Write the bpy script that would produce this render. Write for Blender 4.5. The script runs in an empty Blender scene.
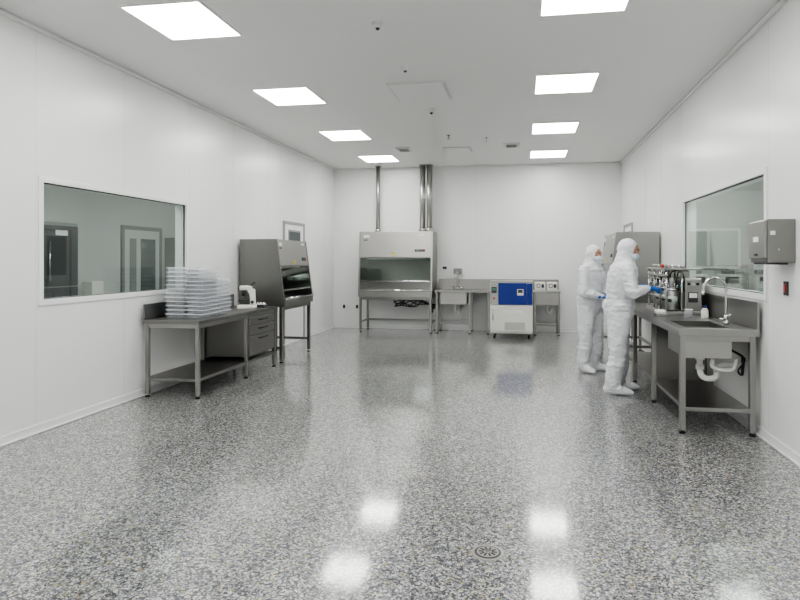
import bpy, bmesh, math, random
from mathutils import Vector, Matrix, Euler, noise
random.seed(7)
scene = bpy.context.scene
V = Vector
H = 3.56; XL=-4.2; XR=2.02; YB=13.2; YF=-3.0

# ---------------------------------------------------------------- materials
def mat(name, col=(.8,.8,.8), rough=.5, metal=0., spec=.5, noise_amt=0., noise_scale=8., stretch=(1,1,1), bump=0., bump_scale=200., bdist=.002, coat=0., alpha=1., emis=None, estr=0., rough_var=0.):
    m = bpy.data.materials.new(name); m.use_nodes=True
    nt=m.node_tree; b=nt.nodes['Principled BSDF']
    b.inputs['Base Color'].default_value=(*col,1); b.inputs['Roughness'].default_value=rough
    b.inputs['Metallic'].default_value=metal; b.inputs['Specular IOR Level'].default_value=spec
    b.inputs['Coat Weight'].default_value=coat; b.inputs['Alpha'].default_value=alpha
    if emis: b.inputs['Emission Color'].default_value=(*emis,1); b.inputs['Emission Strength'].default_value=estr
    tc=nt.nodes.new('ShaderNodeTexCoord'); mp=nt.nodes.new('ShaderNodeMapping'); mp.inputs['Scale'].default_value=stretch
    nt.links.new(tc.outputs['Object'],mp.inputs['Vector'])
    n=nt.nodes.new('ShaderNodeTexNoise'); n.inputs['Scale'].default_value=noise_scale; n.inputs['Detail'].default_value=4
    nt.links.new(mp.outputs['Vector'],n.inputs['Vector'])
    if noise_amt>0:
        mr=nt.nodes.new('ShaderNodeMapRange'); mr.inputs['To Min'].default_value=1-noise_amt; mr.inputs['To Max'].default_value=1+noise_amt
        nt.links.new(n.outputs['Fac'],mr.inputs['Value'])
        vm=nt.nodes.new('ShaderNodeVectorMath'); vm.operation='SCALE'; vm.inputs[0].default_value=col
        nt.links.new(mr.outputs['Result'],vm.inputs['Scale']); nt.links.new(vm.outputs['Vector'],b.inputs['Base Color'])
    if rough_var>0:
        mr=nt.nodes.new('ShaderNodeMapRange'); mr.inputs['To Min'].default_value=max(0,rough-rough_var); mr.inputs['To Max'].default_value=rough+rough_var
        nt.links.new(n.outputs['Fac'],mr.inputs['Value']); nt.links.new(mr.outputs['Result'],b.inputs['Roughness'])
    if bump>0:
        n2=nt.nodes.new('ShaderNodeTexNoise'); n2.inputs['Scale'].default_value=bump_scale; n2.inputs['Detail'].default_value=3; nt.links.new(mp.outputs['Vector'],n2.inputs['Vector'])
        bp=nt.nodes.new('ShaderNodeBump'); bp.inputs['Strength'].default_value=bump; bp.inputs['Distance'].default_value=bdist
        nt.links.new(n2.outputs['Fac'],bp.inputs['Height']); nt.links.new(bp.outputs['Normal'],b.inputs['Normal'])
    return m

WALL=mat('wall_panel_white',(.85,.86,.85),.28,noise_amt=.012,noise_scale=1.2)
CEIL=mat('ceiling_panel',(.85,.855,.84),.45,noise_amt=.012,noise_scale=1.)
SEAM=mat('panel_joint_grey',(.70,.71,.70),.5,noise_amt=.03)
TRIM=mat('trim_white',(.84,.85,.85),.3,noise_amt=.01)
FRAME=mat('white_frame',(.88,.89,.89),.3,noise_amt=.01)
STEEL=mat('stainless_steel',(.35,.345,.335),.30,metal=1,noise_amt=.03,noise_scale=4,rough_var=.03)
STEELD=mat('stainless_steel_dark',(.24,.236,.228),.33,metal=1,noise_amt=.04,noise_scale=4,rough_var=.03)
STEELL=mat('stainless_steel_light',(.42,.415,.40),.34,metal=1,noise_amt=.03,noise_scale=4,rough_var=.03)
CHROME=mat('chrome',(.62,.62,.63),.14,metal=1,noise_amt=.02)
BLACK=mat('black_rubber',(.012,.012,.014),.5,noise_amt=.1)
DARK=mat('dark_grey_plastic',(.04,.04,.045),.45,noise_amt=.1)
PVC=mat('white_pvc',(.82,.82,.80),.35,noise_amt=.02)
WHITE=mat('white_enamel',(.78,.78,.73),.35,noise_amt=.02)
BLUE=mat('blue_panel',(.004,.025,.24),.35,noise_amt=.04)
GLOVE=mat('blue_nitrile',(.02,.16,.60),.42,noise_amt=.08,noise_scale=40)
SUIT=mat('cleanroom_suit_fabric',(.77,.78,.81),.75,noise_amt=.03,noise_scale=14,stretch=(1,1,1.8),bump=.8,bump_scale=16,bdist=.018)
MASK=mat('mask_fabric',(.72,.80,.88),.8,noise_amt=.03,noise_scale=60)
SKIN=mat('skin',(.46,.23,.15),.5,noise_amt=.06,noise_scale=20)
HAIR=mat('dark_hair',(.02,.015,.01),.6,noise_amt=.2)
EYEW=mat('eye_white',(.7,.68,.66),.2,noise_amt=.01)
YEL=mat('yellow_label',(.65,.58,.05),.5,noise_amt=.03)
RED=mat('red_button',(.5,.03,.02),.4,noise_amt=.03)
LABEL=mat('label_white',(.85,.85,.85),.5,noise_amt=.02)
LCD=mat('display_green',(.10,.22,.18),.2,noise_amt=.05)
GREYROOM=mat('annex_wall_grey',(.59,.61,.595),.5,noise_amt=.03)
GREYP=mat('grey_paint',(.25,.26,.26),.45,noise_amt=.04)
LCDG=mat('dark_glass',(.12,.14,.14),.08,noise_amt=.02)
PALE=mat('pale_glass',(.45,.52,.48),.1,noise_amt=.02)
VENT=mat('vent_white',(.72,.73,.72),.5,noise_amt=.02)
LAMP=mat('led_diffuser',(.9,.9,.9),.5,emis=(1.,.99,.965),estr=22.5)
ANNEX_FILL=mat('annex_fill_emitter',(.9,.9,.9),.5,emis=(.98,1.,.98),estr=15.)  # emitter for the fill light added to the adjoining rooms

def glass(name,tint,base=.04,rough=0.0):
    m=bpy.data.materials.new(name); m.use_nodes=True; nt=m.node_tree; L=nt.links
    for n in list(nt.nodes): nt.nodes.remove(n)
    o=nt.nodes.new('ShaderNodeOutputMaterial'); mx=nt.nodes.new('ShaderNodeMixShader')
    t=nt.nodes.new('ShaderNodeBsdfTransparent'); t.inputs['Color'].default_value=(*tint,1)
    g=nt.nodes.new('ShaderNodeBsdfGlossy'); g.inputs['Roughness'].default_value=rough; g.inputs['Color'].default_value=(.95,1,.97,1)
    lw=nt.nodes.new('ShaderNodeLayerWeight'); lw.inputs['Blend'].default_value=.5
    pw=nt.nodes.new('ShaderNodeMath'); pw.operation='POWER'; pw.inputs[1].default_value=5; L.new(lw.outputs['Facing'],pw.inputs[0])
    ma=nt.nodes.new('ShaderNodeMath'); ma.operation='MULTIPLY_ADD'; ma.inputs[1].default_value=.9; ma.inputs[2].default_value=base; L.new(pw.outputs[0],ma.inputs[0])
    L.new(ma.outputs[0],mx.inputs[0]); L.new(t.outputs[0],mx.inputs[1]); L.new(g.outputs[0],mx.inputs[2])
    L.new(mx.outputs[0],o.inputs[0]); return m
GLASS=glass('window_glass',(.92,.95,.93))
SASH=glass('sash_glass',(.76,.80,.78))
def clear_plastic():
    m=bpy.data.materials.new('clear_plastic'); m.use_nodes=True; nt=m.node_tree; b=nt.nodes['Principled BSDF']
    b.inputs['Base Color'].default_value=(.88,.91,.96,1); b.inputs['Roughness'].default_value=.08
    n=nt.nodes.new('ShaderNodeTexNoise'); n.inputs['Scale'].default_value=25
    mr=nt.nodes.new('ShaderNodeMapRange'); mr.inputs['To Min'].default_value=.04; mr.inputs['To Max'].default_value=.34
    nt.links.new(n.outputs['Fac'],mr.inputs['Value']); nt.links.new(mr.outputs['Result'],b.inputs['Alpha'])
    return m
CLEAR=clear_plastic()
PVCL=mat('frosted_plastic_rim',(.84,.88,.94),.15,noise_amt=.04,noise_scale=30,alpha=.65)

def floor_mat():
    m=bpy.data.materials.new('epoxy_flake_floor'); m.use_nodes=True; nt=m.node_tree; L=nt.links; b=nt.nodes['Principled BSDF']
    tc=nt.nodes.new('ShaderNodeTexCoord')
    nz=nt.nodes.new('ShaderNodeTexNoise'); nz.inputs['Scale'].default_value=80; L.new(tc.outputs['Object'],nz.inputs['Vector'])
    ms=nt.nodes.new('ShaderNodeVectorMath'); ms.operation='MULTIPLY_ADD'; ms.inputs[1].default_value=(.014,.014,0)
    L.new(nz.outputs['Color'],ms.inputs[0]); L.new(tc.outputs['Object'],ms.inputs[2])
    def vor(scale,src):
        v=nt.nodes.new('ShaderNodeTexVoronoi'); v.inputs['Scale'].default_value=scale; v.inputs['Randomness'].default_value=1
        L.new(src,v.inputs['Vector']); s=nt.nodes.new('ShaderNodeSeparateColor'); L.new(v.outputs['Color'],s.inputs[0]); return s
    def ramp(src,stops):
        r=nt.nodes.new('ShaderNodeValToRGB'); r.color_ramp.interpolation='CONSTANT'
        e=r.color_ramp.elements
        e[0].position=stops[0][0]; e[0].color=(*stops[0][1],1); e[1].position=stops[1][0]; e[1].color=(*stops[1][1],1)
        for p,c in stops[2:]:
            x=e.new(p); x.color=(*c,1)
        L.new(src,r.inputs[0]); return r
    s1=vor(78,ms.outputs[0]); s2=vor(135,ms.outputs[0])
    r1=ramp(s1.outputs[0],[(0,(.008,.009,.014)),(.18,(.05,.055,.072)),(.36,(.16,.165,.18)),(.58,(.29,.295,.30)),(.78,(.58,.58,.56)),(.945,(.36,.29,.09))])
    r2=ramp(s2.outputs[1],[(0,(.008,.009,.015)),(.22,(.09,.095,.115)),(.5,(.29,.295,.30)),(.78,(.64,.64,.62))])
    mx=nt.nodes.new('ShaderNodeMix'); mx.data_type='RGBA'
    gt=nt.nodes.new('ShaderNodeMath'); gt.operation='GREATER_THAN'; gt.inputs[1].default_value=.6; L.new(s2.outputs[2],gt.inputs[0])
    L.new(gt.outputs[0],mx.inputs[0]); L.new(r1.outputs[0],mx.inputs[6]); L.new(r2.outputs[0],mx.inputs[7])
    L.new(mx.outputs[2],b.inputs['Base Color'])
    b.inputs['Roughness'].default_value=.30; b.inputs['Specular IOR Level'].default_value=.5
    b.inputs['Coat Weight'].default_value=1.; b.inputs['Coat Roughness'].default_value=.085; b.inputs['Coat IOR'].default_value=1.5
    n3=nt.nodes.new('ShaderNodeTexNoise'); n3.inputs['Scale'].default_value=35; n3.inputs['Detail'].default_value=3; L.new(tc.outputs['Object'],n3.inputs['Vector'])
    bp=nt.nodes.new('ShaderNodeBump'); bp.inputs['Strength'].default_value=.08; bp.inputs['Distance'].default_value=.003
    L.new(n3.outputs['Fac'],bp.inputs['Height']); L.new(bp.outputs['Normal'],b.inputs['Normal']); L.new(bp.outputs['Normal'],b.inputs['Coat Normal'])
    return m
FLOOR=floor_mat()

# ---------------------------------------------------------------- mesh builder
def catmull(pts,n=6):
    pts=[V(p) for p in pts]
    if len(pts)<3: return pts
    out=[]; P=[pts[0]*2-pts[1]]+pts+[pts[-1]*2-pts[-2]]
    for i in range(1,len(P)-2):
        a,b,c,d=P[i-1],P[i],P[i+1],P[i+2]
        for k in range(n):
            t=k/n
            out.append(.5*((2*b)+(c-a)*t+(2*a-5*b+4*c-d)*t*t+(3*b-a-3*c+d)*t**3))
    out.append(pts[-1]); return out

class M:
    def __init__(s,name,loc=(0,0,0),rotz=0,parent=None):
        s.name=name; s.bm=bmesh.new(); s.mats=[]; s.loc=V(loc); s.rotz=rotz; s.parent=parent
    def mi(s,m):
        if m not in s.mats: s.mats.append(m)
        return s.mats.index(m)
    def merge(s,t,m,smooth=False,mtx=None):
        if mtx is not None: bmesh.ops.transform(t,matrix=mtx,verts=t.verts)
        bmesh.ops.recalc_face_normals(t,faces=t.faces)
        i=s.mi(m)
        for f in t.faces: f.material_index=i; f.smooth=smooth
        me=bpy.data.meshes.new('t'); t.to_mesh(me); t.free(); s.bm.from_mesh(me); bpy.data.meshes.remove(me)
    def box(s,x0,x1,y0,y1,z0,z1,m,bev=0.,rot=None,seg=2):
        t=bmesh.new(); bmesh.ops.create_cube(t,size=1)
        c=V(((x0+x1)/2,(y0+y1)/2,(z0+z1)/2)); d=(abs(x1-x0),abs(y1-y0),abs(z1-z0))
        bmesh.ops.transform(t,matrix=Matrix.Diagonal((*d,1)),verts=t.verts)
        if bev>0: bmesh.ops.bevel(t,geom=t.edges[:],offset=min(bev,min(d)*.45),segments=seg,affect='EDGES',profile=.5)
        R=Matrix.Translation(c)@(Euler(rot).to_matrix().to_4x4() if rot else Matrix())
        s.merge(t,m,False,R)
    def prism(s,prof,x0,x1,m,bev=0.):
        t=bmesh.new(); a=[t.verts.new((x0,y,z)) for y,z in prof]; b=[t.verts.new((x1,y,z)) for y,z in prof]
        t.faces.new(a); t.faces.new(b[::-1]); n=len(prof)
        for i in range(n): t.faces.new((a[i],b[i],b[(i+1)%n],a[(i+1)%n]))
        if bev>0: bmesh.ops.bevel(t,geom=t.edges[:],offset=bev,segments=2,affect='EDGES',profile=.5)
        s.merge(t,m)
    def cyl(s,p0,p1,r,m,r2=None,seg=20,bev=0.):
        p0=V(p0);p1=V(p1); d=p1-p0; t=bmesh.new()
        bmesh.ops.create_cone(t,cap_ends=True,segments=seg,radius1=r,radius2=r if r2 is None else r2,depth=d.length)
        if bev>0:
            bmesh.ops.bevel(t,geom=[e for e in t.edges if any(len(f.verts)>4 for f in e.link_faces)],offset=bev,segments=2,affect='EDGES',profile=.5)
        q=V((0,0,1)).rotation_difference(d.normalized()).to_matrix().to_4x4()
        bmesh.ops.transform(t,matrix=Matrix.Translation((p0+p1)/2)@q,verts=t.verts)
        bmesh.ops.recalc_face_normals(t,faces=t.faces)
        i=s.mi(m)
        for f in t.faces: f.material_index=i; f.smooth=(len(f.verts)<=4)
        me=bpy.data.meshes.new('t'); t.to_mesh(me); t.free(); s.bm.from_mesh(me); bpy.data.meshes.remove(me)
    def ball(s,c,r,m,mtx=None,seg=20):
        t=bmesh.new(); bmesh.ops.create_uvsphere(t,u_segments=seg,v_segments=max(8,seg*2//3),radius=1)
        rr=r if hasattr(r,'__len__') else (r,r,r)
        X=Matrix.Translation(V(c))@Matrix.Diagonal((*rr,1))
        if mtx is not None: X=mtx@X
        s.merge(t,m,True,X)
    def tube(s,pts,r,m,smooth=0,seg=10,side=None,round_end=False):
        pts=[V(p) for p in pts]
        rs=r if isinstance(r,(list,tuple)) else [r]*len(pts)
        rs=[(q if isinstance(q,(list,tuple)) else (q,q)) for q in rs]
        if smooth and len(pts)>2:
            a=catmull(pts,smooth); rr=catmull([(q[0],q[1],0) for q in rs],smooth); pts=a; rs=[(max(.001,q[0]),max(.001,q[1])) for q in rr]
        if round_end:
            t0=(pts[0]-pts[1]).normalized(); t1=(pts[-1]-pts[-2]).normalized(); a=rs[0]; b=rs[-1]
            ma=min(a); mb=min(b)
            pts=[pts[0]+t0*ma*.9,pts[0]+t0*ma*.6]+pts+[pts[-1]+t1*mb*.6,pts[-1]+t1*mb*.9]
            rs=[(a[0]*.4,a[1]*.4),(a[0]*.8,a[1]*.8)]+rs+[(b[0]*.8,b[1]*.8),(b[0]*.4,b[1]*.4)]
        t=bmesh.new(); rings=[]; prev=None
        for i,p in enumerate(pts):
            tg=(pts[min(i+1,len(pts)-1)]-pts[max(i-1,0)]).normalized()
            if side is not None: a=V(side)
            else: a=prev if prev is not None else (V((0,0,1)) if abs(tg.z)<.9 else V((1,0,0)))
            a=(a-tg*a.dot(tg)).normalized(); prev=a; b=tg.cross(a)
            rings.append([t.verts.new(p+a*rs[i][0]*math.cos(k*2*math.pi/seg)+b*rs[i][1]*math.sin(k*2*math.pi/seg)) for k in range(seg)])
        for i in range(len(rings)-1):
            for k in range(seg): t.faces.new((rings[i][k],rings[i][(k+1)%seg],rings[i+1][(k+1)%seg],rings[i+1][k]))
        t.faces.new(rings[0][::-1]); t.faces.new(rings[-1])
        s.merge(t,m,True)
    def finish(s):
        me=bpy.data.meshes.new(s.name)
        if s.loc.length==0 and s.rotz==0 and s.parent is None and len(s.bm.verts):
            xs=[v.co for v in s.bm.verts]
            mn=V((min(c.x for c in xs),min(c.y for c in xs),min(c.z for c in xs))); mx=V((max(c.x for c in xs),max(c.y for c in xs),max(c.z for c in xs)))
            o=(mn+mx)/2; o.z=mn.z
            bmesh.ops.translate(s.bm,verts=s.bm.verts,vec=-o); s.loc=o
        s.bm.to_mesh(me); s.bm.free()
        for m in s.mats: me.materials.append(m)
        ob=bpy.data.objects.new(s.name,me); scene.collection.objects.link(ob)
        ob.location=s.loc; ob.rotation_euler=(0,0,s.rotz)
        if s.parent: ob.parent=s.parent
        return ob
def slab(name,*a):
    m=M(name); m.box(*a); m.finish()

# ---------------------------------------------------------------- room shell
slab('floor',XL-.15,XR+.15,YF-.15,YB+.15,-.1,0,FLOOR)
slab('ceiling',XL-.15,XR+.15,YF-.15,YB+.15,H,H+.1,CEIL)
WL=(4.76,7.13,1.15,2.23)
WR=(5.56,8.25,1.21,2.27)
def wall_x(name,xi,xo,win,seams):
    y0,y1,z0,z1=win; m=M(name)
    m.box(xi,xo,YF,y0,0,H,WALL); m.box(xi,xo,y1,YB+.15,0,H,WALL)
    m.box(xi,xo,y0,y1,0,z0,WALL); m.box(xi,xo,y0,y1,z1,H,WALL)
    sg=1 if xo<xi else -1
    for y in seams: 
        if y0<y<y1:
            m.box(xi,xi+sg*.001,y-.002,y+.002,.1,z0-.05,SEAM); m.box(xi,xi+sg*.001,y-.002,y+.002,z1+.05,H-.06,SEAM)
        else: m.box(xi,xi+sg*.001,y-.002,y+.002,.1,H-.06,SEAM)
    m.finish()
wall_x('wall_left',XL,XL-.15,WL,[-1.2,0,1.2,2.4,3.6,4.7,5.9,7.2,8.4,9.6,10.15,11.4,12.5])
wall_x('wall_right',XR,XR+.15,WR,[-1.2,0,1.2,2.4,3.6,4.8,5.5,8.32,9.5,10.7,11.7])
m=M('wall_back'); m.box(XL,XR,YB,YB+.15,0,H,WALL)
for x in [-3.4,-2.2,-1.0,.2,1.4]: m.box(x-.002,x+.002,YB-.001,YB,.1,H-.06,SEAM)
m.finish()
slab('wall_front',XL-.15,XR+.15,YF-.15,YF,0,H,WALL)
def cove(name,p0,p1):
    m=M(name); m.box(min(p0[0],p1[0]),max(p0[0],p1[0]),min(p0[1],p1[1]),max(p0[1],p1[1]),H-.04,H,TRIM,.012); m.finish()
cove('trim_1',(XL,YF),(XL+.035,YB)); cove('trim_2',(XR-.035,YF),(XR,YB)); cove('trim_3',(XL+.035,YB-.035),(XR-.035,YB))
m=M('baseboard_left'); m.box(XL,XL+.012,YF,YB,.0,.08,TRIM,.004); m.box(XL+.012,XL+.03,YF,YB,0,.02,FRAME,.008); m.finish()
m=M('baseboard_right'); m.box(XR-.012,XR,YF,YB,0,.08,TRIM,.004); m.box(XR-.03,XR-.012,YF,YB,0,.02,FRAME,.008); m.finish()
m=M('baseboard_back'); m.box(XL+.03,XR-.03,YB-.012,YB,0,.08,TRIM,.004); m.box(XL+.03,XR-.03,YB-.03,YB-.012,0,.02,FRAME,.008); m.finish()

def window(name,xi,xo,win):
    y0,y1,z0,z1=win; sg=1 if xo<xi else -1; m=M(name); w=.035; xf=xi+sg*.010; xb=xi-sg*.15
    a,b=min(xf,xb),max(xf,xb); q=.018
    m.box(a,b,y0,y1,z1-q,z1,FRAME); m.box(a,b,y0,y1,z0,z0+q,FRAME); m.box(a,b,y0,y0+q,z0+q,z1-q,FRAME); m.box(a,b,y1-q,y1,z0+q,z1-q,FRAME)
    f0,f1=min(xf,xi),max(xf,xi)
    m.box(f0,f1,y0-w,y1+w,z1,z1+w,FRAME,.003); m.box(f0,f1,y0-w,y1+w,z0-w,z0,FRAME,.003); m.box(f0,f1,y0-w,y0,z0,z1,FRAME,.003); m.box(f0,f1,y1,y1+w,z0,z1,FRAME,.003)
    g=xi-sg*.02; g0,g1=min(g,g-sg*.012),max(g,g-sg*.012); k=.008
    m.box(g0-.002,g1+.002,y0+q,y1-q,z0+q,z0+q+k,DARK); m.box(g0-.002,g1+.002,y0+q,y1-q,z1-q-k,z1-q,DARK)
    m.box(g0-.002,g1+.002,y0+q,y0+q+k,z0+q+k,z1-q-k,DARK); m.box(g0-.002,g1+.002,y1-q-k,y1-q,z0+q+k,z1-q-k,DARK)
    m.box(g0,g1,y0+q+k,y1-q-k,z0+q+k,z1-q-k,GLASS)
    m.finish()
window('window_1',XL,XL-.15,WL); window('window_2',XR,XR+.15,WR)

def door(name,xi,sg,y0,y1,h):
    m=M(name); f=.05
    def bx(d,ya,yb,za,zb,mt,bev=.003): m.box(min(xi,xi+sg*d),max(xi,xi+sg*d),ya,yb,za,zb,mt,bev)
    bx(.03,y0-f,y0,0,h+f,STEELL); bx(.03,y1,y1+f,0,h+f,STEELL); bx(.03,y0,y1,h,h+f,STEELL)
    bx(.018,y0+.004,y1-.004,.01,h-.004,FRAME)
    ym=(y0+y1)/2
    bx(.024,ym-.30,ym+.30,h-1.0,h-.10,GREYP); bx(.027,ym-.27,ym+.27,h-.97,h-.13,LCDG)
    m.cyl((xi+sg*.02,y0+.1,1.0),(xi+sg*.07,y0+.1,1.0),.012,CHROME); m.cyl((xi+sg*.07,y0+.09,1.0),(xi+sg*.07,y0+.22,1.0),.010,CHROME)
    m.box(min(xi+sg*.018,xi+sg*.03),max(xi+sg*.018,xi+sg*.03),y0+.07,y0+.13,.9,1.1,STEELL,.003)
    m.finish()
door('door_1',XL,1,10.3,11.25,2.17); door('door_2',XR,-1,11.9,12.7,2.17)

# adjoining rooms seen through the windows
ax0,ax1=-7.7,XL-.15; ay0,ay1=3.2,13.2
slab('wall_annex_west',ax0-.1,ax0,ay0,ay1,0,2.9,GREYROOM); slab('wall_annex_north',ax0,ax1,ay1,ay1+.1,0,2.9,GREYROOM); slab('wall_annex_south',ax0,ax1,ay0-.1,ay0,0,2.9,GREYROOM)
slab('ceiling_annex_west',ax0,ax1,ay0,ay1,2.9,3.0,GREYROOM); slab('floor_annex_west',ax0,ax1,ay0,ay1,-.1,0,GREYP)
for y in (5.2,8.4,11.4): slab('annex_added_fill',-5.15,-4.55,y-.5,y+.5,2.87,2.9,ANNEX_FILL)  # added fill emitters, kept out of view, to brighten the west annex
bx0,bx1=XR+.15,6.2; by0,by1=4.5,13.0
slab('wall_annex_east',bx1,bx1+.1,by0,by1,0,2.9,GREYROOM); slab('wall_annex_north_east',bx0,bx1,by1,by1+.1,0,2.9,GREYROOM); slab('wall_annex_south_east',bx0,bx1,by0-.1,by0,0,2.9,GREYROOM)
slab('ceiling_annex_east',bx0,bx1,by0,by1,2.9,3.0,GREYROOM); slab('floor_annex_east',bx0,bx1,by0,by1,-.1,0,GREYP)
for y in (5.6,8.2,11.0): slab('annex_added_fill',2.35,2.95,y-.5,y+.5,2.87,2.9,ANNEX_FILL)  # same added fill for the east annex, placed out of sight
m=M('laboratory_refrigerator')
m.box(-7.68,-7.05,8.0,8.75,.06,2.1,GREYP,.015); m.box(-7.06,-7.03,8.02,8.73,.12,1.1,DARK,.008); m.box(-7.06,-7.03,8.02,8.73,1.12,2.05,DARK,.008)
m.cyl((-7.0,8.1,.5),(-7.0,8.1,1.0),.012,CHROME); m.cyl((-7.0,8.1,1.2),(-7.0,8.1,1.8),.012,CHROME)
for x in (-7.6,-7.12):
    for y in (8.06,8.68): m.cyl((x,y,0),(x,y,.07),.025,BLACK)
m.box(-7.03,-7.025,8.25,8.5,1.9,1.98,LABEL); m.finish()
m=M('door_3'); X=-7.7
m.box(X,X+.04,10.7,10.78,0,2.2,GREYP); m.box(X,X+.04,11.95,12.03,0,2.2,GREYP); m.box(X,X+.04,10.78,11.95,2.12,2.2,GREYP)
m.box(X,X+.025,10.78,11.95,.01,2.12,GREYROOM); m.box(X+.02,X+.03,11.3,11.8,.9,1.95,LCDG); m.box(X+.02,X+.035,10.95,11.15,.3,1.95,GREYP); m.finish()
m=M('annex_storage_cabinet'); m.box(-7.68,-7.2,12.15,12.95,.1,2.0,GREYP,.01); m.box(-7.2,-7.18,12.18,12.53,.15,1.95,DARK,.006); m.box(-7.2,-7.18,12.57,12.92,.15,1.95,DARK,.006)
for x in (-7.6,-7.28):
    for y in (12.2,12.9): m.cyl((x,y,0),(x,y,.11),.02,BLACK)
m.finish()
m=M('annex_bench'); m.box(-7.68,-7.1,8.9,10.5,.86,.90,STEELL,.006)
for x in (-7.62,-7.16):
    for y in (8.98,10.42): m.cyl((x,y,0),(x,y,.86),.02,STEEL)
m.box(-7.5,-7.3,9.4,9.7,.9,1.15,WHITE,.02); m.finish()
m=M('annex_bench'); m.box(2.9,5.6,12.2,12.9,.88,.93,STEELL,.006)
for x in (3.0,5.5):
    for y in (12.27,12.83): m.cyl((x,y,0),(x,y,.88),.022,STEEL)
m.finish()
for x in (3.3,3.9,4.5):
    m=M('annex_analyser'); m.box(x-.18,x+.18,12.35,12.75,.93,1.25,WHITE,.03); m.box(x-.12,x+.12,12.34,12.36,1.08,1.2,DARK,.005); m.box(x-.1,x+.1,12.5,12.7,1.25,1.33,GREYP,.02); m.finish()
y=13.0
m=M('window_3'); m.box(3.05,4.25,y-.03,y,1.35,2.15,FRAME); m.box(3.1,3.62,y-.035,y-.028,1.4,2.1,PALE); m.box(3.68,4.2,y-.035,y-.028,1.4,2.1,PALE); m.finish()
m=M('door_4'); m.box(4.5,5.4,y-.03,y,0,2.15,FRAME,.005); m.box(4.7,5.2,y-.036,y-.028,1.1,1.9,LCDG); m.finish()

# ceiling fixtures
for x in (-2.85,.48):
    for y in (-2.4,0,2.4,4.8,7.22,9.62,11.95):
        m=M('ceiling_light_panel'); a,b=.33,.365; z=H-.012
        m.box(x-a,x+a,y-b,y+b,z+.001,H,LAMP)
        for (p,q,r,s) in ((x-a-.018,x+a+.018,y-b-.018,y-b),(x-a-.018,x+a+.018,y+b,y+b+.018),(x-a-.018,x-a,y-b,y+b),(x+a,x+a+.018,y-b,y+b)):
            m.box(p,q,r,s,z,H,FRAME)
        m.finish()
def diffuser(x,y,a,b,slots):
    m=M('ceiling_vent'); m.box(x-a,x+a,y-b,y+b,H-.02,H,VENT,.006)
    m.box(x-a+.03,x+a-.03,y-b+.03,y+b-.03,H-.026,H-.018,VENT if slots else TRIM,.003)
    if slots:
        n=7
        for i in range(n):
            yy=y-b+.05+(2*b-.1)*i/(n-1); m.box(x-a+.05,x+a-.05,yy-.008,yy+.008,H-.03,H-.025,GREYP)
    m.finish()
diffuser(-1.22,7.26,.34,.38,False); diffuser(-1.18,11.2,.25,.25,False); diffuser(-2.15,11.0,.14,.17,True); diffuser(-.2,10.9,.14,.17,True)
for x,y,r in ((-1.23,5.1,.045),(-1.22,8.15,.055),(-1.22,6.3,.045)):
    m=M('smoke_detector'); m.cyl((x,y,H-.02),(x,y,H),r*1.1,VENT,bev=.003); m.cyl((x,y,H-.05),(x,y,H-.02),r*.7,VENT,r2=r*.95,bev=.004); m.ball((x,y,H-.052),r*.4,DARK); m.finish()
for x,y in ((-1.2,9.9),(-.6,10.2)):
    m=M('fire_sprinkler'); m.cyl((x,y,H-.008),(x,y,H),.04,CHROME); m.cyl((x,y,H-.06),(x,y,H-.008),.012,CHROME); m.cyl((x,y,H-.066),(x,y,H-.06),.028,CHROME); m.finish()

m=M('floor_drain'); x,y=-.18,3.18
m.cyl((x,y,0),(x,y,.004),.085,STEELL,seg=40); m.cyl((x,y,.004),(x,y,.0055),.068,DARK,seg=40); m.cyl((x,y,.0055),(x,y,.007),.058,STEELL,seg=40)
for i in range(10):
    a=i*math.pi/5; m.box(x+math.cos(a)*.035-.013,x+math.cos(a)*.035+.013,y+math.sin(a)*.035-.004,y+math.sin(a)*.035+.004,.007,.0085,BLACK,rot=(0,0,a))
m.cyl((x,y,.007),(x,y,.010),.012,CHROME); m.finish()

# ---------------------------------------------------------------- left bench
def leg(m,x,y,z1,r=.021,mt=STEEL):
    m.box(x-r,x+r,y-r,y+r,.035,z1,mt,.004); m.cyl((x,y,.012),(x,y,.04),.013,CHROME); m.cyl((x,y,0),(x,y,.014),.026,BLACK)
m=M('steel_workbench'); x0,x1,y0,y1,z=-4.15,-3.48,6.15,8.28,.86
m.box(x0,x1,y0,y1,z-.045,z,STEELD,.006); m.box(x0,x0+.02,y0,y1,z,z+.17,STEELD,.004)
m.box(x0+.02,x1-.02,y0+.02,y1-.02,z-.09,z-.045,STEEL)
for x in (x0+.04,x1-.03):
    for y in (y0+.03,y1-.03,): leg(m,x,y,z-.045)
leg(m,x0+.04,7.36,z-.045); leg(m,x1-.03,7.36,z-.045)
m.box(x0+.02,x1-.01,y0+.01,y1-.01,.185,.22,STEELD,.004)
c0,c1=7.40,8.22
m.box(x0+.05,x1-.035,c0,c1,.26,z-.09,STEELD,.004)
for a,b in [(.28,.52),(.535,.65),(.665,.765)]:
    m.box(x1-.036,x1-.006,c0+.02,c1-.02,a,b,STEEL,.006)
    ym=(c0+c1)/2; m.tube([(x1-.008,ym-.12,b-.04),(x1+.016,ym-.12,b-.04),(x1+.016,ym+.12,b-.04),(x1-.008,ym+.12,b-.04)],.006,BLACK)
m.finish()
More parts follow.
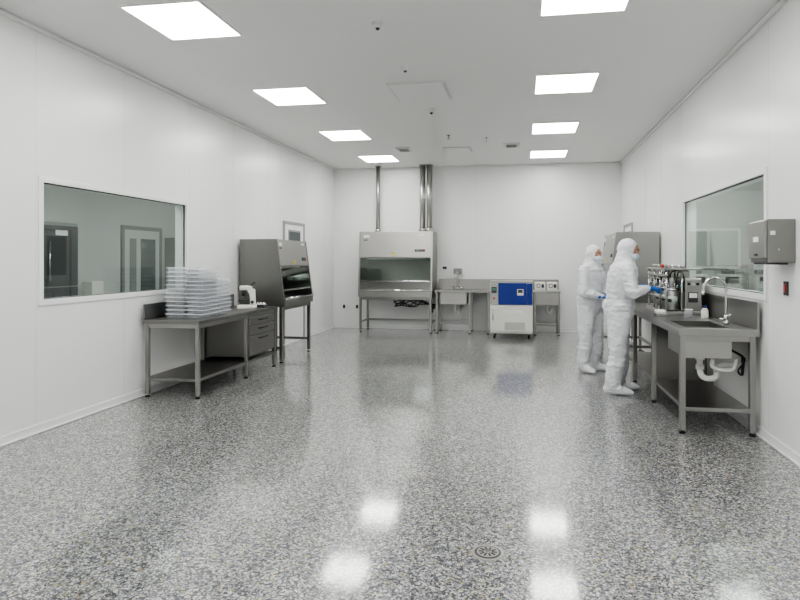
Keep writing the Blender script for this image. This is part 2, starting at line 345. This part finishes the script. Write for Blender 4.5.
def trays(cx,cy,w,d,n,z0,h):
    m=M('plastic_tray_stack')
    for i in range(n):
        z=z0+i*h; jx=random.uniform(-.012,.012); jy=random.uniform(-.012,.012)
        a0,a1,b0,b1=cx-w/2+jx,cx+w/2+jx,cy-d/2+jy,cy+d/2+jy
        t=.004
        m.box(a0+.02,a1-.02,b0+.02,b1-.02,z,z+t,CLEAR)
        m.box(a0+.015,a0+.02,b0+.015,b1-.015,z,z+h-.014,CLEAR); m.box(a1-.02,a1-.015,b0+.015,b1-.015,z,z+h-.014,CLEAR)
        m.box(a0+.02,a1-.02,b0+.015,b0+.02,z,z+h-.014,CLEAR); m.box(a0+.02,a1-.02,b1-.02,b1-.015,z,z+h-.014,CLEAR)
        m.box(a0,a1,b0,b1,z+h-.008,z+h-.004,CLEAR)
        zz=(z+h-.014,z+h-.002)
        for q in ((a0,a1,b0,b0+.006),(a0,a1,b1-.006,b1),(a0,a0+.006,b0+.006,b1-.006),(a1-.006,a1,b0+.006,b1-.006)): m.box(*q,*zz,PVCL,.002)
    m.finish()
trays(-3.935,6.60,.235,.34,12,.86,.048); trays(-3.69,6.60,.225,.34,12,.86,.047)
trays(-3.97,7.04,.22,.34,10,.86,.045); trays(-3.735,7.04,.22,.34,9,.86,.047)
m=M('benchtop_microscope',loc=(-3.70,7.80,.86),rotz=math.radians(-70))
m.box(-.1,.1,-.13,.12,0,.05,WHITE,.015); m.prism([(.04,.05),(.11,.05),(.1,.26),(.03,.28),(0,.24),(.04,.2)],-.05,.05,WHITE,.008)
m.box(-.06,.06,-.1,.06,.25,.31,WHITE,.015); m.cyl((0,-.05,.17),(0,-.05,.25),.028,DARK,r2=.035); m.cyl((0,-.05,.13),(0,-.05,.18),.012,CHROME)
m.box(-.07,.07,-.11,.03,.11,.125,DARK,.003)
for s in (-1,1): m.tube([(s*.022,.02,.30),(s*.03,.10,.35)],.017,DARK,round_end=True); m.cyl((s*.05,.07,.09),(s*.075,.07,.09),.022,DARK)
m.box(-.05,.05,-.115,-.1,.26,.30,DARK,.004); m.finish()
m=M('reagent_box'); m.box(-3.78,-3.54,7.98,8.10,.86,.90,DARK,.006); m.box(-3.76,-3.56,7.99,8.09,.90,.908,LABEL,.002)
for i in range(5): m.cyl((-3.75+i*.045,8.04,.908),(-3.75+i*.045,8.04,.93),.012,WHITE,r2=.01)
m.finish()

# ---------------------------------------------------------------- biosafety cabinets
def bsc(name,loc,rotz,w,d,z0,zo,zu,z1,side=STEEL,front=STEELL,slope=.12):
    m=M(name,loc=(loc[0],loc[1],0),rotz=rotz); yb=d/2; yf=-d/2; ft=yf+slope
    yu=yf+slope*(zu-zo)/(z1-zo)
    prof=[(yb,z0),(yf,z0),(yf,zo),(yu,zu),(ft,z1),(yb,z1)]
    t=.035
    m.prism(prof,-w/2,-w/2+t,side,.003); m.prism(prof,w/2-t,w/2,side,.003)
    m.prism([(yb-.01,z0+.002),(yf+.004,z0+.002),(yf+.004,zo),(yb-.01,zo)],-w/2+t,w/2-t,front)
    m.box(-w/2+t,w/2-t,yb-.05,yb-.004,zo,zu,STEEL)
    m.prism([(yb-.01,zu),(yu+.004,zu),(ft+.004,z1-.002),(yb-.01,z1-.002)],-w/2+t,w/2-t,front,.003)
    m.tube([(-w/2+t,yf-.01,zo+.01),(w/2-t,yf-.01,zo+.01)],.018,CHROME)
    m.box(-w/2+t+.02,w/2-t-.02,yf+.08,yb-.07,zo,zo+.008,STEELL)
    for i in range(22):
        xx=-w/2+t+.05+(w-2*t-.1)*i/21; m.box(xx-.012,xx+.012,yf+.03,yf+.06,zo,zo+.002,BLACK)
    zs=zo+(zu-zo)*.30; ys=yf+slope*(zs-zo)/(z1-zo)
    m.prism([(ys+.014,zs),(ys+.02,zs),(yu+.02,zu),(yu+.014,zu)],-w/2+t,w/2-t,SASH)
    m.box(-w/2+t,w/2-t,ys+.006,ys+.026,zs-.02,zs+.004,CHROME,.003)
    m.box(-w/2+.15,w/2-.15,yu+.1,yu+.16,zu-.03,zu,LABEL,.004)
    m.box(w/2-t-.02,w/2-t,0,.08,zo+.25,zo+.33,LABEL,.004)
    ang=math.atan2(slope,(z1-zo)); hh=z1-zu
    def lab(xa,xb,fz,h,mt,th=.006):
        zc=zu+hh*fz; yc=yf+slope*(zc-zo)/(z1-zo)
        m.box(xa,xb,yc-th,yc+.004,zc-h/2,zc+h/2,mt,.002,rot=(-ang,0,0))
    lab(-w*.44,-w*.36,.82,.05,LABEL); lab(-w*.44,-w*.38,.68,.02,DARK)
    lab(w*.26,w*.40,.28,.05,DARK); lab(w*.28,w*.33,.28,.028,LCD,.009); lab(w*.35,w*.37,.28,.02,RED,.009); lab(-w*.06,w*.01,.16,.035,YEL)
    lab(w*.30,w*.38,.86,.03,LABEL)
    lab(-w/2+t,w/2-t,.03,.02,STEELD,.01)
    m.box(-w*.12,w*.12,-.02,yb-.05,z1,z1+.02,front,.006)
    for sx in (-1,1):
        for yy in (yf+.06,yb-.06): leg(m,sx*(w/2-.04),yy,z0,r=.024)
        m.box(sx*(w/2-.04)-.015,sx*(w/2-.04)+.015,yf+.08,yb-.08,.2,.24,STEEL,.003)
    m.box(-w/2+.06,w/2-.06,yb-.075,yb-.045,.2,.24,STEEL,.003); m.box(-w/2+.06,w/2-.06,yf+.045,yf+.075,z0-.06,z0-.001,STEEL,.003)
    m.finish()
bsc('biosafety_cabinet',(-2.63,12.78),0,1.57,.74,.75,.88,1.56,2.12)
bsc('biosafety_cabinet',(-3.81,9.13),math.radians(90),1.25,.70,.83,.93,1.42,1.83,side=STEELD,front=STEELL)
bsc('biosafety_cabinet',(1.63,10.15),math.radians(-90),1.25,.74,.83,.93,1.45,1.94,side=STEEL,front=STEEL)
m=M('exhaust_duct'); m.cyl((-3.10,12.9,2.15),(-3.10,12.9,H),.042,STEEL); m.cyl((-3.10,12.9,2.12),(-3.10,12.9,2.19),.06,STEELL); m.cyl((-3.10,12.9,H-.02),(-3.10,12.9,H),.07,STEELL)
m.finish()
m=M('exhaust_duct')
for x in (-2.12,-1.97):
    m.cyl((x,12.9,2.12),(x,12.9,H),.062,STEELL); m.cyl((x,12.9,2.12),(x,12.9,2.2),.072,STEELL); m.cyl((x,12.9,2.8),(x,12.9,2.83),.068,STEELL); m.cyl((x,12.9,H-.02),(x,12.9,H),.073,STEELL)
m.finish()
m=M('cable_bundle')
for k in range(5):
    pts=[(-2.75+.12*k,12.72,.72)]
    for j in range(4): pts.append((-2.6+.5*(j/3)+random.uniform(-.12,.12),12.72+random.uniform(-.05,.08),.62+random.uniform(-.09,.07)))
    pts.append((-1.95+.03*k,12.95,.55)); pts.append((-1.9,13.1,.45))
    m.tube(pts,.011,BLACK,smooth=6)
m.box(-1.96,-1.84,13.08,13.19,.38,.5,DARK,.006); m.finish()
def outlet(x,y,z,axis,w=.08,h=.12,mt=LABEL,c=DARK):
    m=M('wall_socket')
    if axis=='y': m.box(x-w/2,x+w/2,y-.015,y,z-h/2,z+h/2,mt,.004); m.box(x-w*.25,x+w*.25,y-.02,y-.012,z-h*.28,z+h*.28,c,.003)
    else:
        s=-1 if x>0 else 1
        m.box(min(x,x+s*.015),max(x,x+s*.015),y-w/2,y+w/2,z-h/2,z+h/2,mt,.004); m.box(min(x+s*.01,x+s*.02),max(x+s*.01,x+s*.02),y-w*.25,y+w*.25,z-h*.28,z+h*.28,c,.003)
    m.finish()
outlet(-3.95,YB,.48,'y',.1,.14); outlet(-3.65,YB,.48,'y',.1,.14); outlet(-1.68,YB,1.35,'y',.18,.1); outlet(1.3,YB,.45,'y'); outlet(XL,9.95,.45,'x')
outlet(XR,5.14,1.30,'x',.07,.11,DARK,RED)

# ---------------------------------------------------------------- back counter with sinks
m=M('sink_counter'); x0,x1,y0,y1,z=-1.80,.74,12.48,13.14,.89
m.box(x0,x1,y0,y1,z-.04,z,STEEL,.005); m.box(x0,x1,y1-.02,y1,z,z+.22,STEEL,.004)
for bx0,bx1 in ((-1.68,-1.14),(.26,.70)):
    m.box(bx0,bx1,y0+.01,y0+.03,z-.28,z-.04,STEELL,.004); m.box(bx0,bx1,y1-.12,y1-.1,z-.28,z-.04,STEEL); m.box(bx0,bx0+.02,y0+.03,y1-.12,z-.28,z-.04,STEEL); m.box(bx1-.02,bx1,y0+.03,y1-.12,z-.28,z-.04,STEEL)
    m.box(bx0+.02,bx1-.02,y0+.03,y1-.12,z-.28,z-.26,STEEL); m.box(bx0+.05,bx1-.05,y0+.08,y1-.16,z,z+.003,STEELD)
    xm=(bx0+bx1)/2; m.tube([(xm,12.8,z-.28),(xm,12.8,z-.42),(xm+.06,12.8,z-.48),(xm+.1,12.85,z-.4),(xm+.1,13.12,z-.38)],.022,PVC,smooth=5)
for x in (x0+.04,-1.08,-.7,.24,x1-.03):
    for y in (y0+.04,y1-.05): leg(m,x,y,z-.04)
for a,b in ((x0+.05,-1.09),(.25,x1-.04)):
    m.box(a,b,y0+.03,y0+.05,.2,.23,STEEL,.003); m.box(a,b,y1-.06,y1-.04,.2,.23,STEEL,.003)
xm=-1.38; m.cyl((xm,13.0,z),(xm,13.0,z+.05),.022,CHROME); m.tube([(xm,13.0,z+.03),(xm,13.0,z+.26),(xm-.01,12.93,z+.32),(xm-.01,12.84,z+.30),(xm-.01,12.82,z+.24)],.012,CHROME,smooth=5)
for s in (-1,1): m.cyl((xm+s*.08,13.02,z),(xm+s*.08,13.02,z+.06),.016,CHROME); m.box(xm+s*.08-.03,xm+s*.08+.03,13.0,13.04,z+.06,z+.072,CHROME,.003)
m.finish()
m=M('wall_eyewash'); m.box(-1.48,-1.30,13.12,13.2,1.22,1.34,GREYP,.01); m.cyl((-1.39,13.0,1.24),(-1.39,13.14,1.24),.012,CHROME); m.cyl((-1.39,13.0,1.22),(-1.39,13.0,1.27),.03,CHROME); m.finish()
for xx in (.34,.58):
    m=M('benchtop_controller'); m.box(xx-.105,xx+.105,12.55,12.8,.894,1.07,WHITE,.015); m.cyl((xx-.03,12.55,1.0),(xx-.03,12.535,1.0),.04,DARK); m.cyl((xx-.03,12.538,1.0),(xx-.03,12.53,1.0),.028,LABEL)
    m.box(xx+.03,xx+.08,12.54,12.552,.96,1.03,DARK,.002); m.finish()
m=M('laboratory_incubator'); x0,x1,y0,y1=-.63,.19,11.85,12.46
m.box(x0,x1,y0+.03,y1,.10,1.10,WHITE,.015); m.box(x0-.005,x1+.005,y0+.02,y1,1.08,1.115,STEELL,.006)
m.box(x0+.01,x0+.16,y0+.005,y0+.035,.66,1.07,STEELL,.005); m.box(x0+.165,x1-.12,y0-.005,y0+.035,.66,1.075,BLUE,.006); m.box(x1-.115,x1-.01,y0+.005,y0+.035,.66,1.07,BLUE,.005)
m.box(x0+.01,x1-.01,y0,y0+.035,.14,.645,WHITE,.008)
m.box(x1-.30,x1-.18,y0-.01,y0-.003,.84,.96,LABEL,.002); m.box(x1-.285,x1-.195,y0-.013,y0-.009,.89,.95,DARK,.001); m.box(x0+.03,x0+.13,y0,y0+.006,.88,1.0,DARK,.003); m.box(x0+.04,x0+.12,y0-.003,y0+.001,.93,.98,LCD,.001)
m.cyl((x0+.08,y0+.005,.78),(x0+.08,y0-.015,.78),.02,RED)
m.tube([(x0+.06,y0,.56),(x0+.06,y0-.04,.56),(x0+.06,y0-.04,.36),(x0+.06,y0,.36)],.01,CHROME)
m.box(x0+.25,x1-.2,y0-.004,y0,.5,.56,LABEL,.001)
for i in range(8): m.box(x0+.28,x1-.15,y0-.003,y0+.001,.18+i*.018,.187+i*.018,GREYP)
for x in (x0+.08,x1-.08):
    for y in (y0+.1,y1-.08): m.cyl((x,y,.06),(x,y,.105),.02,CHROME); m.cyl((x-.016,y,.034),(x+.016,y,.034),.034,BLACK)
m.finish()

# ---------------------------------------------------------------- right counter
m=M('sink_workbench'); x0,x1,y0,y1,z=1.34,1.99,5.62,8.95,.92
sx0,sx1,sy0,sy1=1.43,1.80,5.76,6.36
def top(m,a,b,c,d): m.box(a,b,c,d,z-.05,z,STEELD)
top(m,x0,x1,y0,sy0); top(m,x0,x1,sy1,y1); top(m,x0,sx0,sy0,sy1); top(m,sx1,x1,sy0,sy1)
m.box(x0-.012,x0,y0-.012,y1,z-.06,z+.004,STEEL,.004); m.box(x0,x1,y0-.012,y0,z-.06,z+.004,STEEL,.004)
m.box(x1-.02,x1,y0-.012,y1,z,z+.24,STEEL,.004)
b=z-.27
m.box(sx0-.012,sx0,sy0-.012,sy1+.012,b,z-.05,STEELL); m.box(sx1,sx1+.012,sy0-.012,sy1+.012,b,z-.05,STEELL)
m.box(sx0,sx1,sy0-.012,sy0,b,z-.05,STEELL); m.box(sx0,sx1,sy1,sy1+.012,b,z-.05,STEELL); m.box(sx0,sx1,sy0,sy1,b,b+.01,STEELL)
m.cyl((1.615,6.0,b+.01),(1.615,6.0,b+.014),.045,CHROME)
for y in (y0+.05,6.85,7.95,y1-.05):
    leg(m,x0+.04,y,z-.05,.024); leg(m,x1-.04,y,z-.05,.024)
m.box(x0+.05,x1-.05,y0+.02,y1-.02,.2,.235,STEEL,.004); m.box(x0+.06,x1-.06,y0+.035,y0+.065,z-.11,z-.05,STEEL,.003)
m.box(x0+.06,x1-.06,6.9,6.93,.23,z-.05,STEELD)
m.cyl((1.615,6.0,b-.05),(1.615,6.0,b),.04,PVC); m.tube([(1.615,6.0,b),(1.615,6.0,b-.14),(1.63,5.98,b-.2),(1.68,5.97,b-.22),(1.74,5.96,b-.2),(1.755,5.96,b-.13),(1.79,5.96,b-.09),(1.93,5.96,b-.09),(1.98,5.96,b-.09)],.027,PVC,smooth=5,seg=14)
for p in ((1.615,6.0,b-.12),(1.755,5.96,b-.13)): m.cyl((p[0],p[1],p[2]-.02),(p[0],p[1],p[2]+.02),.038,PVC,seg=12)
m.cyl((1.87,5.96,b-.09),(1.9,5.96,b-.09),.038,PVC)
m.tube([(1.70,5.9,b-.02),(1.70,5.9,b-.10),(1.85,5.88,b-.12),(1.9,5.88,b-.02)],.018,PVC,smooth=5)
for k in range(2):
    m.tube([(1.83+.03*k,6.05,z-.06),(1.86,6.0,z-.2),(1.95,5.85+.05*k,z-.28),(1.88+.04*k,5.8,z-.38),(1.93,5.85,z-.42),(1.98,6.0,z-.3)],.009,BLACK,smooth=6)
m.finish()
m=M('gooseneck_faucet'); x,y=1.86,6.06
m.cyl((x,y,z),(x,y,z+.03),.03,CHROME,bev=.004); m.cyl((x,y,z+.03),(x,y,z+.09),.02,CHROME)
m.tube([(x,y,z+.06),(x,y,z+.3),(x-.015,y,z+.38),(x-.07,y,z+.43),(x-.14,y,z+.425),(x-.19,y,z+.37),(x-.2,y,z+.30)],.012,CHROME,smooth=6,seg=14)
m.cyl((x-.2,y,z+.27),(x-.2,y,z+.31),.016,CHROME)
m.cyl((x-.06,y-.0,z+.05),(x,y,z+.05),.01,CHROME); m.tube([(x,y-.01,z+.07),(x,y-.06,z+.085),(x,y-.12,z+.10)],.008,CHROME)
m.finish()

# bench bioreactor: stainless housing, skid frame, vessels, pumps and tubing
m=M('bench_bioreactor'); ax,ay=1.72,7.50; z=.92
m.box(ax-.20,ax+.2,ay-.5,ay+.5,z,z+.04,STEEL,.006)
m.box(ax+.02,ax+.19,ay-.48,ay-.05,z+.04,z+.40,STEELL,.008); m.box(ax+.0,ax+.19,ay+.0,ay+.47,z+.04,z+.48,STEELL,.01)
m.box(ax+.0,ax+.022,ay-.44,ay-.10,z+.26,z+.37,DARK,.004); m.box(ax-.006,ax+.002,ay-.40,ay-.22,z+.29,z+.35,LCD,.002)
for i in range(3):
    m.cyl((ax+.055+i*.045,ay-.48,z+.34),(ax+.055+i*.045,ay-.50,z+.34),.015,CHROME if i%2 else BLACK)
m.box(ax+.05,ax+.15,ay-.488,ay-.478,z+.14,z+.25,DARK,.003); m.box(ax+.06,ax+.14,ay-.492,ay-.486,z+.19,z+.24,LABEL,.001)
for yy in (ay-.46,ay-.15,ay+.16,ay+.47):
    for xx in (ax-.17,ax-.01): m.cyl((xx,yy,z+.04),(xx,yy,z+.49),.009,CHROME)
m.box(ax-.185,ax-.155,ay-.48,ay+.49,z+.42,z+.445,STEEL,.004); m.box(ax-.19,ax+.19,ay-.48,ay+.49,z+.49,z+.51,STEELL,.004)
m.box(ax-.185,ax-.155,ay-.48,ay+.49,z+.17,z+.19,STEEL,.004)
for i,yy in enumerate((ay-.36,ay-.05,ay+.26)):
    m.cyl((ax-.09,yy,z+.05),(ax-.09,yy,z+.26),.062,STEELL,seg=24,bev=.006); m.cyl((ax-.09,yy,z+.11),(ax-.09,yy,z+.20),.0635,PALE,seg=24)
    m.cyl((ax-.09,yy,z+.26),(ax-.09,yy,z+.285),.075,CHROME,seg=24,bev=.003); m.cyl((ax-.09,yy,z+.285),(ax-.09,yy,z+.40),.032,DARK if i==2 else STEELL,bev=.004)
    m.cyl((ax-.13,yy-.064,z+.155),(ax-.13,yy-.09,z+.155),.02,DARK); m.cyl((ax-.16,yy,z+.34),(ax-.20,yy,z+.34),.024,CHROME,bev=.003)
    for k in range(5):
        a=k*2*math.pi/5; px,py=ax-.09+.055*math.cos(a),yy+.055*math.sin(a); m.cyl((px,py,z+.285),(px,py,z+.33+.02*(k%3)),.008,CHROME,seg=8)
    m.tube([(ax-.05,yy,z+.32),(ax-.02,yy+.03,z+.45),(ax+.03,yy+.06,z+.46),(ax+.05,yy+.07,z+.40)],.006,BLACK,smooth=5)
    m.tube([(ax-.12,yy+.03,z+.34),(ax-.17,yy+.06,z+.40),(ax-.16,yy+.12,z+.32),(ax-.11,yy+.16,z+.28)],.005,PVC,smooth=5)
for i in range(6):
    yy=ay-.42+i*.165; m.cyl((ax+.02,yy,z+.51),(ax+.02,yy,z+.545),.024,CHROME if i%2 else STEEL); m.cyl((ax-.13,yy,z+.51),(ax-.13,yy,z+.55),.016,STEELL if i!=2 else RED)
m.finish()
m=M('vial_rack'); m.box(1.40,1.51,6.80,6.99,.92,.95,STEELL,.004)
for i in range(3):
    for j in range(4): m.cyl((1.425+i*.03,6.825+j*.045,.95),(1.425+i*.03,6.825+j*.045,.985),.012,PVC,seg=10)
m.finish()
m=M('beaker'); m.cyl((1.70,6.74,.92),(1.70,6.74,1.0),.04,CLEAR); m.cyl((1.70,6.74,1.0),(1.70,6.74,1.006),.045,PVC); m.finish()
m=M('reagent_bottle')
m.cyl((1.84,6.66,.92),(1.84,6.66,1.01),.035,WHITE,bev=.006); m.cyl((1.84,6.66,1.01),(1.84,6.66,1.03),.033,WHITE,r2=.016); m.cyl((1.84,6.66,1.03),(1.84,6.66,1.05),.018,BLUE); m.finish()
m=M('paper_towel_dispenser'); x0,x1,y0,y1=1.80,XR,4.98,5.32
m.box(x0+.02,x1,y0,y1,1.50,1.83,STEELD,.008)
m.box(x0,x0+.022,y0+.01,y1-.01,1.53,1.82,STEEL,.006); m.box(x0-.004,x0+.002,y0+.12,y0+.22,1.66,1.70,LABEL,.001); m.box(x0+.03,x1-.04,y0+.04,y1-.04,1.485,1.502,DARK)
m.box(x0-.006,x0+.001,y0+.14,y0+.2,1.55,1.57,DARK,.002); m.box(x0+.04,x0+.075,y0-.003,y0+.001,1.71,1.74,LABEL,.001); m.cyl((x0+.1,y0-.004,1.6),(x0+.1,y0+.002,1.6),.008,CHROME); m.finish()

# ---------------------------------------------------------------- people
def remesh(ob,vox,smooth_it=3,disp=None):
    md=ob.modifiers.new('r','REMESH'); md.mode='VOXEL'; md.voxel_size=vox; md.use_smooth_shade=True
    if smooth_it: s=ob.modifiers.new('s','SMOOTH'); s.factor=.5; s.iterations=smooth_it
    dg=bpy.context.evaluated_depsgraph_get(); dg.update()
    me=bpy.data.meshes.new_from_object(ob.evaluated_get(dg)); 
    ob.modifiers.clear(); old=ob.data; mats=list(old.materials); ob.data=me
    me.materials.clear(); me.materials.append(mats[0])
    if disp:
        ns=[v.normal.copy() for v in me.vertices]
        for v,n in zip(me.vertices,ns): v.co+=n*disp(v.co)
    for p in me.polygons: p.use_smooth=True; p.material_index=0
    return ob

def hand(parent,name,wrist,d,n,thumb_sign,curl,m=GLOVE):
    d=V(d).normalized(); n=V(n); n=(n-d*n.dot(d)).normalized(); s=d.cross(n)*thumb_sign; w=V(wrist)
    h=M(name,parent=parent)
    h.tube([w-d*.06,w-d*.01,w+d*.02,w+d*.055,w+d*.088],[(.046,.042),(.031,.025),(.036,.019),(.043,.018),(.041,.014)],m,smooth=3,seg=16,side=s,round_end=True)
    L=[.072,.080,.074,.058]; off=[.030,.010,-.010,-.029]
    for L_,o,c in zip(L,off,curl):
        p=w+d*.085+s*o; dirr=d+s*o*2.5; dirr.normalize(); pts=[p-d*.02,p]; a=0
        for k,fr in enumerate((.45,.32,.25)):
            a+=c*(.6 if k==0 else 1.); q=dirr*math.cos(a)+n*math.sin(a); p=p+q*L_*fr; pts.append(p)
        h.tube(pts,[.0100,.0100,.0094,.0088,.0076],m,seg=10,round_end=True)
    p=w+d*.02+s*.026; q1=(s*.75+d*.55+n*.35).normalized(); q2=(s*.35+d*.8+n*.5).normalized(); q3=(s*.05+d*.85+n*.6).normalized()
    h.tube([p-q1*.01,p+q1*.035,p+q1*.035+q2*.032,p+q1*.035+q2*.032+q3*.024],[.015,.013,.011,.009],m,seg=10,round_end=True)
    ob=h.finish(); remesh(ob,.0033,2); return ob

def person(name,loc,rotz,hgt,lean,head_yaw,head_pitch,R,Lh,feet,handspec,g=1.1):
    E=bpy.data.objects.new(name,None); scene.collection.objects.link(E); E.location=(*loc,0); E.rotation_euler=(0,0,rotz); E.scale=(hgt/1.75,)*3
    b=M('body',parent=E)
    lx=lambda z: lean*max(0,(z-.9))/.6
    T=[(.78,.12,.10),(.85,.172,.14),(.95,.195,.162),(1.02,.182,.155),(1.09,.172,.148),(1.20,.190,.155),(1.33,.205,.150),(1.42,.190,.130),(1.47,.130,.10),(1.51,.085,.085),(1.57,.075,.08)]
    b.tube([(lx(z),0,z) for z,_,_ in T],[(a*1.03,c*g*.97) for _,a,c in T],SUIT,smooth=3,seg=28,side=(0,1,0),round_end=True)
    for s,(fx,fy,fyaw) in zip((-1,1),feet):
        hip=V((0,s*.09,.90)); kn=V((fx*.55+.02,(s*.10+fy)/2,.50)); an=V((fx-.01,fy,.10))
        b.tube([hip,hip.lerp(kn,.45),kn+V((0,0,.05)),kn-V((0,0,.07)),kn.lerp(an,.55),kn.lerp(an,.8),an],[(q[0]*g,q[1]*g) for q in [(.098,.118),(.096,.110),(.080,.090),(.076,.086),(.076,.087),(.066,.073),(.058,.064)]],SUIT,smooth=3,seg=22,side=(0,1,0),round_end=True)
        c=kn.lerp(an,.42); b.tube([c+V((0,0,.02)),c,c-V((0,0,.02))],[(.087,.097),(.094,.104),(.088,.098)],SUIT,seg=22,side=(0,1,0))
        fd=V((math.cos(fyaw),math.sin(fyaw),0)); fs=V((-fd.y,fd.x,0)); o=V((fx,fy,0))
        b.tube([o-fd*.075+V((0,0,.055)),o-fd*.03+V((0,0,.066)),o+fd*.04+V((0,0,.06)),o+fd*.11+V((0,0,.046)),o+fd*.165+V((0,0,.038)),o+fd*.195+V((0,0,.034))],[(.036,.050),(.046,.064),(.048,.058),(.054,.045),(.050,.036),(.036,.028)],SUIT,smooth=3,seg=20,side=fs,round_end=True)
    for s,(el,wr) in zip((-1,1),(R,Lh)):
        sh=V((lx(1.42),s*.175,1.405)); el=V(el); wr=V(wr)
        b.tube([sh-V((0,s*.07,0)),sh,sh.lerp(el,.35),sh.lerp(el,.85),el,el.lerp(wr,.25),el.lerp(wr,.7),wr],[.070,.078,.077,.068,.066,.062,.050,.037],SUIT,smooth=3,seg=18,round_end=True)
    hc=V((lx(1.6)+.03,0,1.625)); HM=Matrix.Translation(hc)@Euler((0,head_pitch,head_yaw)).to_matrix().to_4x4()
    b.ball((-.015,0,.002),(.112,.092,.120),SUIT,mtx=HM,seg=28)
    b.ball((-.005,0,-.055),(.086,.080,.076),SUIT,mtx=HM,seg=24)
    b.tube([(lx(1.58)+.005,0,1.585),(lx(1.5)-.005,0,1.52),(lx(1.46),0,1.465),(lx(1.42)+.0,0,1.405)],[(.080,.088),(.095,.098),(.145,.122),(.205,.152)],SUIT,smooth=3,seg=26,side=(0,1,0))
    b.tube([(lx(z)+r*g*.97,0,z) for z,r in ((1.0,.155),(1.1,.148),(1.2,.155),(1.33,.150),(1.42,.132))],[(.022,.008)]*5,SUIT,smooth=3,seg=10,side=(0,1,0))
    ob=b.finish()
    els=[V(R[0]),V(Lh[0])]
    def disp(q):
        f=noise.noise(V((q.x*9,q.y*9,q.z*17)))*.6+noise.noise(V((q.x*22+5,q.y*22,q.z*30)))*.35+noise.noise(V((q.x*4,q.y*4,q.z*5+9)))*.6
        r=1-abs(noise.noise(V((q.x*8+q.z*5,q.y*8+3,q.z*11-q.x*4))))*3.4
        a=.007
        for e in els: a+=.007*math.exp(-((q-e).length/.1)**2)
        a+=.006*math.exp(-((q.z-.5)/.12)**2)+.006*math.exp(-((q.z-.16)/.07)**2)+.007*math.exp(-((q.z-.98)/.1)**2)
        if q.z>1.52: a*=.35
        if q.z<.06: a*=.3
        w=-.010*math.exp(-((q.z-1.06)/.018)**2) if abs(q.y)<.19 and q.x<.2 and q.x>-.2 else 0
        return a*f+a*.95*max(0,r)-.002+w
    remesh(ob,.0095,2,disp)
    for v in ob.data.vertices:
        if v.co.z<.0: v.co.z=0
    f=M('face',parent=E)
    f.ball((.024,0,0),(.091,.068,.094),SKIN,mtx=HM,seg=26)
    f.tube([HM@V((.108,0,.022)),HM@V((.120,0,-.005)),HM@V((.128,0,-.024)),HM@V((.112,0,-.032))],[.006,.008,.012,.009],SKIN,seg=10,round_end=True)
    f.ball((.098,0,-.052),(.018,.026,.012),SKIN,mtx=HM); f.ball((.088,0,-.078),(.02,.025,.016),SKIN,mtx=HM)
    f.ball((.075,.03,-.01),(.034,.028,.028),SKIN,mtx=HM); f.ball((.075,-.03,-.01),(.034,.028,.028),SKIN,mtx=HM)
    fo=f.finish(); remesh(fo,.0045,2)
    e=M('eyes',parent=E)
    for s in (-1,1):
        e.ball((.0985,s*.029,.013),(.010,.012,.007),EYEW,mtx=HM); e.ball((.1060,s*.029,.013),(.0036,.005,.005),HAIR,mtx=HM)
        e.tube([HM@V((.110,s*.014,.030)),HM@V((.107,s*.031,.035)),HM@V((.093,s*.048,.030))],[.003,.004,.0025],HAIR,smooth=3,seg=8)
    e.finish()
    k=M('face_mask',parent=E)
    k.ball((.078,0,-.046),(.067,.064,.053),MASK,mtx=HM,seg=28)
    for q in (-.03,-.05,-.068): k.tube([HM@V((.078+.069*math.cos(t)*math.sqrt(max(0,1-((q+.046)/.053)**2)),.065*math.sin(t)*math.sqrt(max(0,1-((q+.046)/.053)**2)),q)) for t in (-1.1,-.55,0,.55,1.1)],.0015,MASK,smooth=3,seg=6)
    k.finish()
    r=M('hood_rim',parent=E)
    pts=[HM@V((.076-.022*abs(math.sin(t))-.006*math.cos(2*t),math.cos(t)*.064,.002+math.sin(t)*.084)) for t in [i*2*math.pi/24 for i in range(25)]]
    r.tube(pts,.0065,SUIT,seg=8); r.finish()
    for i,(el,wr) in enumerate((R,Lh)):
        d,n,ts,curl=handspec[i]; fa=(V(wr)-V(el)).normalized()
        hand(E,('glove_right','glove_left')[i],V(wr)+fa*.02,V(d),V(n),ts,curl)
    return E
person('cleanroom_technician',(1.08,7.30),math.radians(2),1.77,.07,math.radians(-22),math.radians(22),
   (( .10,-.28,1.14),(.29,-.14,1.19)),((.13,.26,1.14),(.31,.12,1.17)),
   [(-.08,-.14,math.radians(-10)),(.05,.12,math.radians(8))],
   [((.9,.2,-.05),(0,.35,-1),1,(.45,.5,.55,.6)),((.9,-.3,0),(0,-.35,-1),-1,(.45,.5,.55,.6))])
person('cleanroom_technician',(.90,8.62),math.radians(-38),1.73,.03,math.radians(-8),math.radians(12),
   ((.06,-.26,1.10),(.25,-.10,1.05)),((.06,.27,1.10),(.26,.08,1.07)),
   [(-.02,-.12,math.radians(-12)),(.02,.12,math.radians(14))],
   [((.75,.6,-.1),(-.1,.2,-1),1,(.35,.4,.45,.5)),((.75,-.6,.05),(-.1,-.1,-1),-1,(.35,.4,.45,.5))])

# ---------------------------------------------------------------- world, camera
w=bpy.data.worlds.new('World'); scene.world=w; w.use_nodes=True
w.node_tree.nodes['Background'].inputs[0].default_value=(.8,.85,.9,1); w.node_tree.nodes['Background'].inputs[1].default_value=.3
cam=bpy.data.cameras.new('Camera'); co=bpy.data.objects.new('Camera',cam); scene.collection.objects.link(co)
co.location=(0,0,1.52); co.rotation_euler=(math.pi/2,0,math.radians(9.58)); cam.sensor_width=36; cam.lens=27.45; cam.shift_x=-.025; cam.shift_y=-.05
scene.camera=co
scene.view_settings.view_transform='AgX'
try: scene.view_settings.look='AgX - Medium High Contrast'
except Exception: pass
